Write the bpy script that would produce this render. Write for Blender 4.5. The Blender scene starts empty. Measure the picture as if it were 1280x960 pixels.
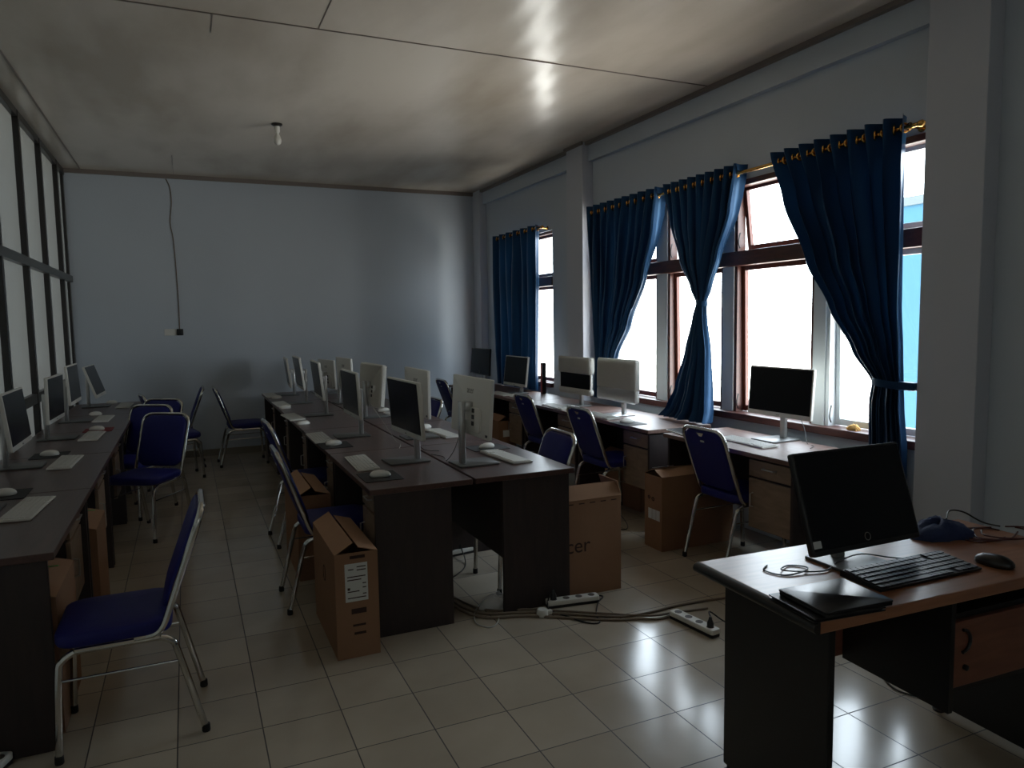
import bpy, math, random
from mathutils import Vector, Matrix
random.seed(7)
R = math.radians
col = bpy.context.scene.collection
scene = bpy.context.scene

# ------------------------------------------------------------------ materials
def lin(c):
    return tuple(((v/255)/12.92 if v/255 <= .04045 else ((v/255+.055)/1.055)**2.4) for v in c)+(1,)
def mat(name, rgb, rough=.5, metal=0, spec=.5, noise=0, nscale=20, bump=0, bscale=60, coat=0, sheen=0):
    m = bpy.data.materials.new(name); m.use_nodes = True
    nt = m.node_tree; b = nt.nodes['Principled BSDF']
    b.inputs['Base Color'].default_value = lin(rgb)
    b.inputs['Roughness'].default_value = rough
    b.inputs['Metallic'].default_value = metal
    b.inputs['Specular IOR Level'].default_value = spec
    b.inputs['Coat Weight'].default_value = coat
    b.inputs['Sheen Weight'].default_value = sheen
    tc = nt.nodes.new('ShaderNodeTexCoord')
    if noise:
        n = nt.nodes.new('ShaderNodeTexNoise'); n.inputs['Scale'].default_value = nscale; n.inputs['Detail'].default_value = 4
        nt.links.new(tc.outputs['Object'], n.inputs['Vector'])
        mx = nt.nodes.new('ShaderNodeMix'); mx.data_type = 'RGBA'
        c = lin(rgb)
        mx.inputs['A'].default_value = tuple(v*(1-noise) for v in c[:3])+(1,)
        mx.inputs['B'].default_value = tuple(min(1, v*(1+noise)) for v in c[:3])+(1,)
        nt.links.new(n.outputs['Fac'], mx.inputs['Factor']); nt.links.new(mx.outputs['Result'], b.inputs['Base Color'])
    if bump:
        n2 = nt.nodes.new('ShaderNodeTexNoise'); n2.inputs['Scale'].default_value = bscale
        nt.links.new(tc.outputs['Object'], n2.inputs['Vector'])
        bp = nt.nodes.new('ShaderNodeBump'); bp.inputs['Strength'].default_value = bump; bp.inputs['Distance'].default_value = .01
        nt.links.new(n2.outputs['Fac'], bp.inputs['Height']); nt.links.new(bp.outputs['Normal'], b.inputs['Normal'])
    return m
def wood(name, rgb, rgb2, rough=.35, scale=(1, 12, 12), spec=.5):
    m = mat(name, rgb, rough, spec=spec); nt = m.node_tree; b = nt.nodes['Principled BSDF']
    tc = nt.nodes['Texture Coordinate']; mp = nt.nodes.new('ShaderNodeMapping'); mp.inputs['Scale'].default_value = scale
    n = nt.nodes.new('ShaderNodeTexNoise'); n.inputs['Scale'].default_value = 4; n.inputs['Detail'].default_value = 8; n.inputs['Distortion'].default_value = .6
    cr = nt.nodes.new('ShaderNodeValToRGB'); cr.color_ramp.elements[0].color = lin(rgb); cr.color_ramp.elements[1].color = lin(rgb2)
    cr.color_ramp.elements[0].position = .3; cr.color_ramp.elements[1].position = .7
    nt.links.new(tc.outputs['Object'], mp.inputs['Vector']); nt.links.new(mp.outputs['Vector'], n.inputs['Vector'])
    nt.links.new(n.outputs['Fac'], cr.inputs['Fac']); nt.links.new(cr.outputs['Color'], b.inputs['Base Color'])
    return m
M = {}
M['wall'] = mat('wall_paint', (184, 193, 203), .6, noise=.05, nscale=1.5, bump=.08, bscale=90)
M['wallw'] = mat('white_paint', (196, 203, 205), .55, noise=.05, nscale=3)
M['pillar'] = mat('pillar_paint', (190, 194, 204), .6, noise=.04, nscale=2)
M['brown'] = wood('window_wood', (58, 30, 26), (84, 44, 34), .4, (14, 2, 14))
M['redwood'] = wood('sash_wood', (74, 32, 22), (104, 50, 34), .4, (14, 14, 2))
M['black'] = mat('black_plastic', (14, 14, 16), .4)
M['blacksat'] = mat('black_satin', (10, 10, 12), .3)
M['screen'] = mat('screen_glass', (7, 8, 12), .25, spec=.2)
M['white'] = mat('white_plastic', (214, 212, 204), .4, noise=.02)
M['whitekey'] = mat('key_white', (196, 195, 188), .5)
M['silver'] = mat('silver_metal', (190, 190, 188), .3, metal=.85)
M['chrome'] = mat('chrome', (200, 198, 192), .18, metal=1)
M['greybase'] = mat('grey_base', (84, 84, 82), .4, metal=.3)
M['blue'] = mat('blue_vinyl', (15, 20, 96), .55, noise=.12, nscale=30, bump=.1, bscale=150, spec=.35)
M['rubber'] = mat('rubber', (16, 15, 14), .8)
M['desktop'] = wood('walnut_top', (62, 42, 38), (80, 56, 50), .33, (10, 1, 10))
M['desktop_light'] = wood('walnut_top_light', (96, 72, 64), (116, 90, 80), .42, (10, 1, 10), spec=.35)
M['wenge'] = wood('dark_panel', (34, 25, 24), (46, 34, 32), .5, (8, 8, 1.2))
M['front'] = wood('drawer_front', (118, 98, 80), (140, 118, 98), .45, (8, 2, 8))
M['tdesk'] = wood('teak_top', (134, 88, 62), (158, 108, 78), .28, (1.2, 12, 12))
M['tdoor'] = wood('teak_door', (104, 62, 48), (122, 76, 58), .4, (1.5, 10, 10))
M['tblack'] = mat('black_laminate', (12, 12, 13), .45, noise=.2, nscale=60)
M['card'] = mat('cardboard', (142, 108, 84), .85, noise=.08, nscale=8, spec=.2)
M['card2'] = mat('cardboard_pale', (160, 124, 98), .85, noise=.08, nscale=8, spec=.2)
M['ink'] = mat('ink', (54, 34, 26), .8)
M['paper'] = mat('paper', (206, 208, 204), .7)
M['greytext'] = mat('grey_print', (120, 116, 110), .5)
M['brass'] = mat('brass', (214, 160, 84), .25, metal=1)
M['foam'] = mat('foam_wrap', (206, 203, 194), .7, bump=.5, bscale=25)
def foam_mat():
    m = M['foam']; nt = m.node_tree; o = nt.nodes['Material Output']; p = nt.nodes['Principled BSDF']
    t = nt.nodes.new('ShaderNodeBsdfTranslucent'); t.inputs[0].default_value = (.8, .8, .76, 1)
    mx = nt.nodes.new('ShaderNodeMixShader'); mx.inputs[0].default_value = .3
    nt.links.new(p.outputs[0], mx.inputs[1]); nt.links.new(t.outputs[0], mx.inputs[2]); nt.links.new(mx.outputs[0], o.inputs[0])
foam_mat()
M['green'] = mat('green_tape', (90, 170, 80), .4)
M['redpad'] = mat('red_cloth', (110, 22, 24), .8)
M['darkpad'] = mat('dark_pad', (20, 19, 21), .7)
M['cable'] = mat('cable_black', (14, 14, 14), .5)
M['cablegrey'] = mat('cable_grey', (112, 98, 84), .5)
M['cablered'] = mat('cable_red', (70, 24, 18), .5)
M['cablewhite'] = mat('cable_white', (170, 168, 160), .5)
M['cloth'] = mat('denim_cloth', (34, 48, 84), .9, noise=.3, nscale=14, bump=.5, bscale=30)
M['crown'] = mat('ceiling_trim_paint', (120, 110, 104), .5)
M['frost'] = mat('obscured_glass', (172, 182, 170), .25, noise=.03, nscale=2)
M['lframe'] = mat('dark_painted_wood', (24, 20, 19), .35)
M['ltransom'] = mat('dark_painted_wood_grey', (56, 58, 56), .35)
M['laptop'] = mat('laptop_lid', (22, 22, 25), .3)
M['led'] = mat('socket_hole', (70, 62, 54), .5)
M['skirting'] = mat('skirting_tile', (120, 112, 100), .3)
M['sponge'] = mat('yellow_foam', (196, 150, 80), .9)

def glass_mat():
    m = bpy.data.materials.new('clear_glass'); m.use_nodes = True; nt = m.node_tree; nt.nodes.clear()
    o = nt.nodes.new('ShaderNodeOutputMaterial'); t = nt.nodes.new('ShaderNodeBsdfTransparent'); t.inputs[0].default_value = (.93, .96, .97, 1)
    g = nt.nodes.new('ShaderNodeBsdfGlossy'); g.inputs['Roughness'].default_value = .02
    mx = nt.nodes.new('ShaderNodeMixShader'); mx.inputs[0].default_value = .06
    nt.links.new(t.outputs[0], mx.inputs[1]); nt.links.new(g.outputs[0], mx.inputs[2]); nt.links.new(mx.outputs[0], o.inputs[0])
    return m
M['glass'] = glass_mat()
def frost_mat(fac=.0095, nm='obscured_pane'):
    m = mat(nm, (146, 156, 146), .25, noise=.04, nscale=2); nt = m.node_tree
    o = nt.nodes['Material Output']; p = nt.nodes['Principled BSDF']
    t = nt.nodes.new('ShaderNodeBsdfTranslucent'); t.inputs[0].default_value = (.58, .61, .60, 1)
    mx = nt.nodes.new('ShaderNodeMixShader'); mx.inputs[0].default_value = fac
    nt.links.new(p.outputs[0], mx.inputs[1]); nt.links.new(t.outputs[0], mx.inputs[2]); nt.links.new(mx.outputs[0], o.inputs[0])
    return m
M['frost'] = frost_mat(); M['frost_fill'] = frost_mat(.05, 'fill_light_pane')  # second pane lets in more sky, for the added window behind the camera
def plastic_film():
    m = bpy.data.materials.new('plastic_film'); m.use_nodes = True; nt = m.node_tree; nt.nodes.clear()
    o = nt.nodes.new('ShaderNodeOutputMaterial'); t = nt.nodes.new('ShaderNodeBsdfTransparent')
    p = nt.nodes.new('ShaderNodeBsdfPrincipled'); p.inputs['Base Color'].default_value = lin((225, 225, 220)); p.inputs['Roughness'].default_value = .3
    mx = nt.nodes.new('ShaderNodeMixShader'); mx.inputs[0].default_value = .45
    nt.links.new(t.outputs[0], mx.inputs[1]); nt.links.new(p.outputs[0], mx.inputs[2]); nt.links.new(mx.outputs[0], o.inputs[0])
    return m
M['film'] = plastic_film()
def curtain_mat():
    m = bpy.data.materials.new('satin_curtain'); m.use_nodes = True; nt = m.node_tree; nt.nodes.clear()
    o = nt.nodes.new('ShaderNodeOutputMaterial')
    p = nt.nodes.new('ShaderNodeBsdfPrincipled'); p.inputs['Base Color'].default_value = lin((25, 46, 72)); p.inputs['Roughness'].default_value = .38
    p.inputs['Specular IOR Level'].default_value = .6; p.inputs['Specular Tint'].default_value = lin((110, 170, 230))
    p.inputs['Sheen Weight'].default_value = .15; p.inputs['Sheen Tint'].default_value = lin((60, 140, 200))
    t = nt.nodes.new('ShaderNodeBsdfTranslucent'); t.inputs[0].default_value = lin((20, 60, 100))
    tc = nt.nodes.new('ShaderNodeTexCoord'); mp = nt.nodes.new('ShaderNodeMapping'); mp.inputs['Scale'].default_value = (300, 300, 12)
    n = nt.nodes.new('ShaderNodeTexNoise'); n.inputs['Scale'].default_value = 1
    bp = nt.nodes.new('ShaderNodeBump'); bp.inputs['Strength'].default_value = .08
    nt.links.new(tc.outputs['Object'], mp.inputs['Vector']); nt.links.new(mp.outputs['Vector'], n.inputs['Vector'])
    nt.links.new(n.outputs['Fac'], bp.inputs['Height']); nt.links.new(bp.outputs['Normal'], p.inputs['Normal'])
    mx = nt.nodes.new('ShaderNodeMixShader'); mx.inputs[0].default_value = .015
    nt.links.new(p.outputs[0], mx.inputs[1]); nt.links.new(t.outputs[0], mx.inputs[2]); nt.links.new(mx.outputs[0], o.inputs[0])
    return m
M['curtain'] = curtain_mat()
TX, TY, TS = 1.0948, 3.1446, .3
def tile_mat():
    m = mat('floor_tiles', (178, 172, 158), .14, spec=.8); nt = m.node_tree; b = nt.nodes['Principled BSDF']; tc = nt.nodes['Texture Coordinate']
    N = nt.nodes.new; L = nt.links.new
    sp = N('ShaderNodeSeparateXYZ'); L(tc.outputs['Object'], sp.inputs[0])
    def math_(op, a, b_=None):
        n = N('ShaderNodeMath'); n.operation = op
        for k, v in enumerate((a, b_)):
            if v is None: continue
            if isinstance(v, (int, float)): n.inputs[k].default_value = v
            else: L(v, n.inputs[k])
        return n.outputs[0]
    es = []; fl = []
    for s, o in ((sp.outputs[0], TX), (sp.outputs[1], TY)):
        q = math_('DIVIDE', math_('SUBTRACT', s, o-30), TS)
        fr = math_('FRACT', q); fl.append(math_('FLOOR', q))
        es.append(math_('MINIMUM', fr, math_('SUBTRACT', 1, fr)))
    edge = math_('LESS_THAN', math_('MINIMUM', es[0], es[1]), .008)
    cb = N('ShaderNodeCombineXYZ'); L(fl[0], cb.inputs[0]); L(fl[1], cb.inputs[1])
    wn = N('ShaderNodeTexWhiteNoise'); L(cb.outputs[0], wn.inputs['Vector'])
    ns = N('ShaderNodeTexNoise'); ns.inputs['Scale'].default_value = 2.2; ns.inputs['Detail'].default_value = 5; L(tc.outputs['Object'], ns.inputs['Vector'])
    va = math_('ADD', math_('MULTIPLY', wn.outputs['Value'], .35), math_('MULTIPLY', ns.outputs['Fac'], .9))
    cr = N('ShaderNodeValToRGB'); cr.color_ramp.elements[0].color = lin((146, 134, 118)); cr.color_ramp.elements[1].color = lin((180, 168, 150))
    cr.color_ramp.elements[0].position = .25; cr.color_ramp.elements[1].position = .9
    L(va, cr.inputs['Fac'])
    mx = N('ShaderNodeMix'); mx.data_type = 'RGBA'; L(edge, mx.inputs['Factor']); L(cr.outputs[0], mx.inputs['A']); mx.inputs['B'].default_value = lin((44, 36, 30))
    L(mx.outputs['Result'], b.inputs['Base Color'])
    L(math_('ADD', math_('MULTIPLY', edge, .5), math_('ADD', math_('MULTIPLY', ns.outputs['Fac'], .14), .085)), b.inputs['Roughness'])
    bp = N('ShaderNodeBump'); bp.inputs['Strength'].default_value = .25; bp.inputs['Distance'].default_value = .004
    n3 = N('ShaderNodeTexNoise'); n3.inputs['Scale'].default_value = 3; L(tc.outputs['Object'], n3.inputs['Vector'])
    L(math_('SUBTRACT', math_('MULTIPLY', n3.outputs['Fac'], .6), math_('MULTIPLY', edge, .6)), bp.inputs['Height']); L(bp.outputs[0], b.inputs['Normal'])
    return m
M['tiles'] = tile_mat()
def ceiling_mat():
    m = mat('ceiling_pvc', (206, 196, 182), .24, spec=.5); nt = m.node_tree; b = nt.nodes['Principled BSDF']; tc = nt.nodes['Texture Coordinate']
    N = nt.nodes.new; L = nt.links.new
    mp = N('ShaderNodeMapping'); mp.inputs['Scale'].default_value = (1, .35, 1)
    n = N('ShaderNodeTexNoise'); n.inputs['Scale'].default_value = 1.4; n.inputs['Detail'].default_value = 6
    L(tc.outputs['Object'], mp.inputs[0]); L(mp.outputs[0], n.inputs['Vector'])
    cr = N('ShaderNodeValToRGB'); cr.color_ramp.elements[0].color = lin((176, 164, 148)); cr.color_ramp.elements[1].color = lin((214, 205, 192))
    cr.color_ramp.elements[0].position = .3; cr.color_ramp.elements[1].position = .6
    L(n.outputs['Fac'], cr.inputs['Fac']); L(cr.outputs[0], b.inputs['Base Color'])
    wv = N('ShaderNodeTexWave'); wv.wave_type = 'BANDS'; wv.bands_direction = 'X'; wv.inputs['Scale'].default_value = 1.55; wv.inputs['Distortion'].default_value = 0
    L(tc.outputs['Object'], wv.inputs['Vector'])
    ad = N('ShaderNodeMath'); ad.operation = 'MULTIPLY_ADD'; ad.inputs[1].default_value = .12; L(wv.outputs['Fac'], ad.inputs[0]); L(n.outputs['Fac'], ad.inputs[2])
    bp = N('ShaderNodeBump'); bp.inputs['Strength'].default_value = .35; bp.inputs['Distance'].default_value = .02
    L(ad.outputs[0], bp.inputs['Height']); L(bp.outputs[0], b.inputs['Normal'])
    return m
M['ceiling'] = ceiling_mat()

# ------------------------------------------------------------------ mesh helpers
def rrect(w, h, r, inset=0, n=4):
    w2, h2 = w/2-inset, h/2-inset; r = max(.0005, min(r-inset*.6, w2*.99, h2*.99)); pts = []
    for cx, cy, a0 in ((w2-r, h2-r, 0), (-w2+r, h2-r, 90), (-w2+r, -h2+r, 180), (w2-r, -h2+r, 270)):
        for k in range(n+1):
            a = R(a0+90*k/n); pts.append((cx+r*math.cos(a), cy+r*math.sin(a)))
    return pts
class MB:
    def __init__(s): s.v = []; s.f = []
    def add(s, vs, fs, mtx=None):
        o = len(s.v)
        s.v += [tuple(mtx @ Vector(v)) if mtx else tuple(v) for v in vs]
        s.f += [tuple(i+o for i in f) for f in fs]; return s
    def box(s, x0, x1, y0, y1, z0, z1, mtx=None):
        vs = [(x, y, z) for x in (x0, x1) for y in (y0, y1) for z in (z0, z1)]
        return s.add(vs, [(0, 1, 3, 2), (4, 6, 7, 5), (0, 4, 5, 1), (2, 3, 7, 6), (0, 2, 6, 4), (1, 5, 7, 3)], mtx)
    def rings(s, rs, mtx=None, cap=True):
        n = len(rs[0]); vs = [p for r_ in rs for p in r_]; fs = []
        for i in range(len(rs)-1):
            for k in range(n):
                a, b = i*n+k, i*n+(k+1) % n
                fs.append((a, b, b+n, a+n))
        if cap: fs.append(tuple(reversed(range(n)))); fs.append(tuple((len(rs)-1)*n+k for k in range(n)))
        return s.add(vs, fs, mtx)
    def slab(s, w, h, t, r=.03, b=.006, mtx=None, n=4, dome=0):
        # rounded rectangle in local XY, thickness t along +Z
        prof = [(0, b), (b*.3, b*.3), (b, 0), (t-b, 0), (t-b*.3, b*.3), (t, b)]
        if dome: prof += [(t+dome*.6, b+min(w, h)*.12), (t+dome, b+min(w, h)*.28)]
        return s.rings([[(x, y, z) for x, y in rrect(w, h, r, i, n)] for z, i in prof], mtx)
    def tube(s, path, r, n=8, smooth=0, closed=False, mtx=None):
        P = [Vector(p) for p in path]
        if smooth: P = catmull(P, smooth, closed)
        T = []
        m = len(P)
        for i in range(m):
            a = P[(i-1) % m] if (closed or i > 0) else P[i]; b = P[(i+1) % m] if (closed or i < m-1) else P[i]
            T.append((b-a).normalized() if (b-a).length > 1e-9 else Vector((0, 0, 1)))
        u = T[0].orthogonal().normalized(); rs = []
        for i in range(m):
            u = (u-T[i]*u.dot(T[i]))
            u = u.normalized() if u.length > 1e-6 else T[i].orthogonal().normalized()
            w = T[i].cross(u)
            rr = r[i] if isinstance(r, (list, tuple)) else r
            rs.append([tuple(P[i]+(u*math.cos(2*math.pi*k/n)+w*math.sin(2*math.pi*k/n))*rr) for k in range(n)])
        if closed: rs.append(rs[0]); return s.rings(rs, mtx, False)
        return s.rings(rs, mtx)
    def lathe(s, prof, n=16, mtx=None):
        return s.rings([[(r*math.cos(2*math.pi*k/n), r*math.sin(2*math.pi*k/n), z) for k in range(n)] for r, z in prof], mtx)
    def build(s, name, m, parent=None, smooth=False, bevel=0, seg=2):
        me = bpy.data.meshes.new(name); me.from_pydata(s.v, [], s.f); me.validate(); me.update()
        import bmesh
        bm = bmesh.new(); bm.from_mesh(me); bmesh.ops.recalc_face_normals(bm, faces=bm.faces); bm.to_mesh(me); bm.free()
        me.materials.append(M[m] if isinstance(m, str) else m)
        if smooth:
            for p in me.polygons: p.use_smooth = True
            try: me.set_sharp_from_angle(angle=R(45))
            except Exception: pass
        o = bpy.data.objects.new(name, me); col.objects.link(o)
        if parent: o.parent = parent
        if bevel:
            b = o.modifiers.new('edge', 'BEVEL'); b.width = bevel; b.segments = seg; b.limit_method = 'ANGLE'
        return o
def catmull(P, k, closed=False):
    out = []; n = len(P); rng = n if closed else n-1
    for i in range(rng):
        p0 = P[(i-1) % n] if (closed or i > 0) else P[i]; p1 = P[i]; p2 = P[(i+1) % n]; p3 = P[(i+2) % n] if (closed or i+2 < n) else p2
        for j in range(k):
            t = j/k
            out.append(.5*((2*p1)+(p2-p0)*t+(2*p0-5*p1+4*p2-p3)*t*t+(3*p1-p0-3*p2+p3)*t**3))
    if not closed: out.append(P[-1])
    return out
def tag(o, label=None, cat=None, group=None, kind=None):
    if label: o['label'] = label
    if cat: o['category'] = cat
    if group: o['group'] = group
    if kind: o['kind'] = kind
    return o
def thing(name, loc, label, cat, rz=0, group=None):
    o = bpy.data.objects.new(name, None); o.empty_display_size = .1; col.objects.link(o)
    o.location = loc; o.rotation_euler = (0, 0, rz)
    return tag(o, label, cat, group)
def struct(o, label, cat): return tag(o, label, cat, kind='structure')
def copy_tree(o, parent=None):
    c = o.copy(); col.objects.link(c)
    if parent: c.parent = parent
    for ch in list(o.children): copy_tree(ch, c)
    return c
def text_mesh(name, body, size, m, parent, mtx, extrude=.0006):
    cu = bpy.data.curves.new(name, 'FONT'); cu.body = body; cu.size = size; cu.extrude = extrude; cu.align_x = 'CENTER'; cu.align_y = 'CENTER'
    t = bpy.data.objects.new(name, cu); col.objects.link(t)
    bpy.context.view_layer.update()
    me = bpy.data.meshes.new_from_object(t.evaluated_get(bpy.context.evaluated_depsgraph_get()))
    bpy.data.objects.remove(t); me.transform(mtx); me.materials.clear(); me.materials.append(M[m])
    o = bpy.data.objects.new(name, me); col.objects.link(o); o.parent = parent; return o
def frame(origin, xa, ya):
    xa = Vector(xa).normalized(); ya = Vector(ya); ya = (ya-xa*ya.dot(xa)).normalized(); za = xa.cross(ya)
    m = Matrix.Identity(4)
    for i in range(3): m[i][0], m[i][1], m[i][2], m[i][3] = xa[i], ya[i], za[i], origin[i]
    return m

# ------------------------------------------------------------------ room shell
XL, XR, YB, YN, ZC = -1.14, 3.70, 9.25, -2.0, 3.26
struct(MB().box(XL-.2, XR+.2, YN-.2, YB+.2, -.12, 0).build('floor', 'tiles'), 'cream glazed square floor tiles with dark grout lines', 'floor')
struct(MB().box(XL-.2, XR+.2, YN-.2, YB+.2, ZC, ZC+.1).build('ceiling', 'ceiling'), 'glossy off-white panelled ceiling with faint brown stains', 'ceiling')
struct(MB().box(XL-.2, XR+.2, YB, YB+.2, 0, ZC).build('wall_back', 'wall'), 'plain pale blue wall at the far end of the room', 'wall')
struct(MB().box(XL-.2, -.6, YN-.2, YN, 0, ZC).box(2.2, XR+.2, YN-.2, YN, 0, ZC).box(-.6, 2.2, YN-.2, YN, 0, 1.0).box(-.6, 2.2, YN-.2, YN, 2.6, ZC).build('wall_front', 'wall'), 'plain pale blue wall behind the viewer', 'wall')
fill_win = thing('window_7', (.8, YN-.06, 1.0), 'added unseen fill-light window in the wall behind the viewer', 'window'); fill_win['kind'] = 'structure'  # unseen window, added only to fill the room with light from behind
MB().box(-1.4, 1.4, -.03, .03, 0, .05).box(-1.4, 1.4, -.03, .03, 1.55, 1.6).box(-1.4, -1.35, -.03, .03, .05, 1.55).box(1.35, 1.4, -.03, .03, .05, 1.55).box(-.025, .025, -.03, .03, .05, 1.55).build('window_frame', 'lframe', fill_win)
MB().add([(-1.36, 0, .04), (1.36, 0, .04), (1.36, 0, 1.56), (-1.36, 0, 1.56)], [(0, 1, 2, 3)]).build('pane', 'frost_fill', fill_win)  # translucent sheet that passes the added fill light
# right wall with two window openings
OA = (2.68, 6.06); OB = (7.12, 8.50); Z0, Z1 = .80, 2.53
w = MB()
w.box(XR, XR+.18, YN, OA[0], 0, ZC).box(XR, XR+.18, OA[1], OB[0], 0, ZC).box(XR, XR+.18, OB[1], YB, 0, ZC)
for a, b in (OA, OB): w.box(XR, XR+.18, a, b, 0, Z0).box(XR, XR+.18, a, b, Z1, ZC)
w.box(XR-.05, XR, YN, YB, 3.08, ZC)            # ring beam under the ceiling
struct(w.build('wall_right', 'wall'), 'pale blue window wall on the right with a shallow beam under the ceiling', 'wall')
struct(MB().box(3.59, XR, 2.34, 2.66, 0, ZC).build('trim_1', 'pillar', bevel=.004), 'broad pale wall column nearest the viewer, right of the last curtain', 'column')
struct(MB().box(3.58, XR, 6.25, 6.57, 0, ZC).build('trim_2', 'pillar', bevel=.004), 'pale wall column between the far curtain and the window row', 'column')
struct(MB().box(3.60, XR, 9.0, YB, 0, ZC).build('trim_3', 'pillar', bevel=.004), 'slim pale corner column at the far right corner', 'column')
# crown trims and ceiling seams
cr = MB().box(XL+.0, 3.65, YB-.03, YB, ZC-.045, ZC).build('trim_4', 'crown'); struct(cr, 'brownish strip along the top of the far wall', 'ceiling trim')
cr = MB().box(3.61, 3.65, YN, YB, ZC-.03, ZC).box(3.56, 3.58, 6.23, 6.59, ZC-.03, ZC).build('trim_5', 'crown'); struct(cr, 'brownish strip along the top of the window wall', 'ceiling trim')
cr = MB().box(-.962, -.950, YN, YB, ZC-.008, ZC).build('trim_6', 'crown'); struct(cr, 'thin dark seam in the ceiling beside the partition', 'ceiling seam')
sm = MB().box(XL, 3.64, 4.433, 4.439, ZC-.006, ZC).build('trim_7', 'crown'); struct(sm, 'thin dark seam running across the ceiling', 'ceiling seam')
for k, (sx, a, b) in enumerate(((.22, 4.44, 4.72), (.79, 3.9, 4.43), (-.04, 8.2, 9.22))):
    struct(MB().box(sx, sx+.004, a, b, ZC-.004, ZC).build('trim_%d' % (8+k), 'crown'), ['short faint ceiling seam near the left', 'short faint ceiling seam meeting the long seam', 'short faint ceiling seam above the wall wire'][k], 'ceiling seam')
struct(MB().box(XL+.04, 3.6, YB-.012, YB, 0, .08).build('baseboard_back', 'skirting'), 'low tiled skirting along the far wall', 'baseboard')
# left partition: glazed dark frame
struct(MB().add([(XL-.01, YN, 0), (XL-.01, YB, 0), (XL-.01, YB, ZC), (XL-.01, YN, ZC)], [(0, 1, 2, 3)]).build('wall_left', 'frost'), 'pale greenish obscured glass partition on the left', 'wall')
lf = MB()
py = [8.72-.93*k for k in range(12)]
posts = MB()
for y in py: posts.box(XL-.008, XL+.035, y-.03, y+.03, .0, ZC-.02)
posts.box(XL-.008, XL+.02, YB-.05, YB, 0, ZC-.02)
posts.box(XL-.008, XL+.03, YN, YB, ZC-.07, ZC-.01).box(XL-.008, XL+.03, YN, YB, .95, 1.03)
lp = posts.build('trim_11', 'lframe', bevel=.003); struct(lp, 'dark upright posts and top rail of the glazed left partition', 'partition frame')
struct(MB().box(XL-.008, XL+.045, YN, YB, 2.04, 2.11).build('trim_12', 'ltransom', bevel=.003), 'dark grey horizontal rail across the glazed left partition', 'partition rail')

M['outside'] = mat('outside_blue_paint', (24, 74, 98), .8, noise=.1, nscale=2)
M['outsidec'] = mat('outside_coping', (70, 80, 84), .8)
ow = thing('outside_wall', (8.1, 4.2, 0), 'blue wall of a neighbouring building seen through the nearest window', 'building')
MB().box(-.1, .1, -2.6, 2.02, -.5, 2.85).build('wall', 'outside', ow); MB().box(-.14, .14, -2.64, 2.06, 2.85, 2.95).build('coping', 'outsidec', ow)
# ---- windows
def window_unit(n, y0, y1, label, tilt_up=7, tilt_lo=1.2, m='brown'):
    t = thing('window_%d' % n, (3.76, (y0+y1)/2, Z0), label, 'window'); t['kind'] = 'structure'
    hw = (y1-y0)/2
    f = MB(); p = .028
    f.box(-.035, .035, -hw, -hw+p, .05, 1.73).box(-.035, .035, hw-p, hw, .05, 1.73)
    f.box(-.035, .035, -hw+p, hw-p, 1.70, 1.73)
    f.build('window_frame', m, t, bevel=.002)
    for (za, zb, tl) in ((.055, 1.125, tilt_lo), (1.235, 1.70, tilt_up)):
        q = .032; a = hw-p-.002; mt = Matrix.Translation((.02, 0, zb)) @ Matrix.Rotation(-R(tl), 4, 'Y')
        s = MB(); H = zb-za
        s.box(-.015, .015, -a, -a+q, -H, 0, mt).box(-.015, .015, a-q, a, -H, 0, mt).box(-.015, .015, -a+q, a-q, -H, -H+q*1.3, mt).box(-.015, .015, -a+q, a-q, -q, 0, mt)
        so = s.build('sash', m if m == 'wallw' else 'redwood', t, bevel=.002)
        MB().box(-.002, .002, -a+q-.004, a-q+.004, -H+q, -q+.004, mt).build('pane', 'glass', so)
        lt = MB().tube([(-.03, a-q/2, za+.02), (-.045, a-q/2, za+.06), (-.03, a-q/2, za+.13)], .005, 6, 3).build('stay', 'black', so)
    return t
units = [(2.685, 3.395), (3.495, 4.25), (4.37, 5.065), (5.21, 6.055)]
labs = ['white-framed window mostly hidden by the nearest curtain', 'brown timber window behind the monitor at the near window desk',
        'brown timber window behind the knotted middle curtain', 'brown timber window beside the curtain at the wall column']
for k, (a, b) in enumerate(units): window_unit(k+1, a, b, labs[k], m='wallw' if k == 0 else 'brown')
for k, (a, b) in enumerate(((7.13, 7.80), (7.90, 8.49))):
    window_unit(5+k, a, b, ['white-lit window strip showing at the edge of the far curtain', 'window hidden behind the far curtain near the room corner'][k], 0, 0, 'brown')
for k, (a, b) in enumerate(((3.395, 3.495), (4.25, 4.37), (5.065, 5.21), (7.80, 7.90))):
    struct(MB().box(3.715, 3.86, a, b, Z0, Z1).build('trim_%d' % (13+k), 'wallw', bevel=.002), 'white mullion pier ' + ['beside the nearest curtain', 'between knotted curtain and near monitor', 'between column curtain and knotted curtain', 'behind the far curtain'][k], 'mullion')
struct(MB().box(3.69, 3.80, OA[0], OA[1], 1.925, 2.03).build('trim_17', 'brown', bevel=.004), 'long brown transom bar across the main window row', 'transom')
struct(MB().box(3.66, 3.88, OA[0], OA[1], Z0, .85).build('trim_18', 'brown', bevel=.004), 'long brown window sill above the window desks', 'window sill')
struct(MB().box(3.685, 3.80, OA[0], OA[1], 2.49, Z1).build('trim_19', 'brown', bevel=.004), 'brown head rail above the main window row', 'window head')
struct(MB().box(3.69, 3.80, OB[0], OB[1], 1.925, 2.03).box(3.66, 3.88, OB[0], OB[1], Z0, .85).build('trim_20', 'brown', bevel=.004), 'brown sill and transom of the far window', 'window sill')
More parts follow.
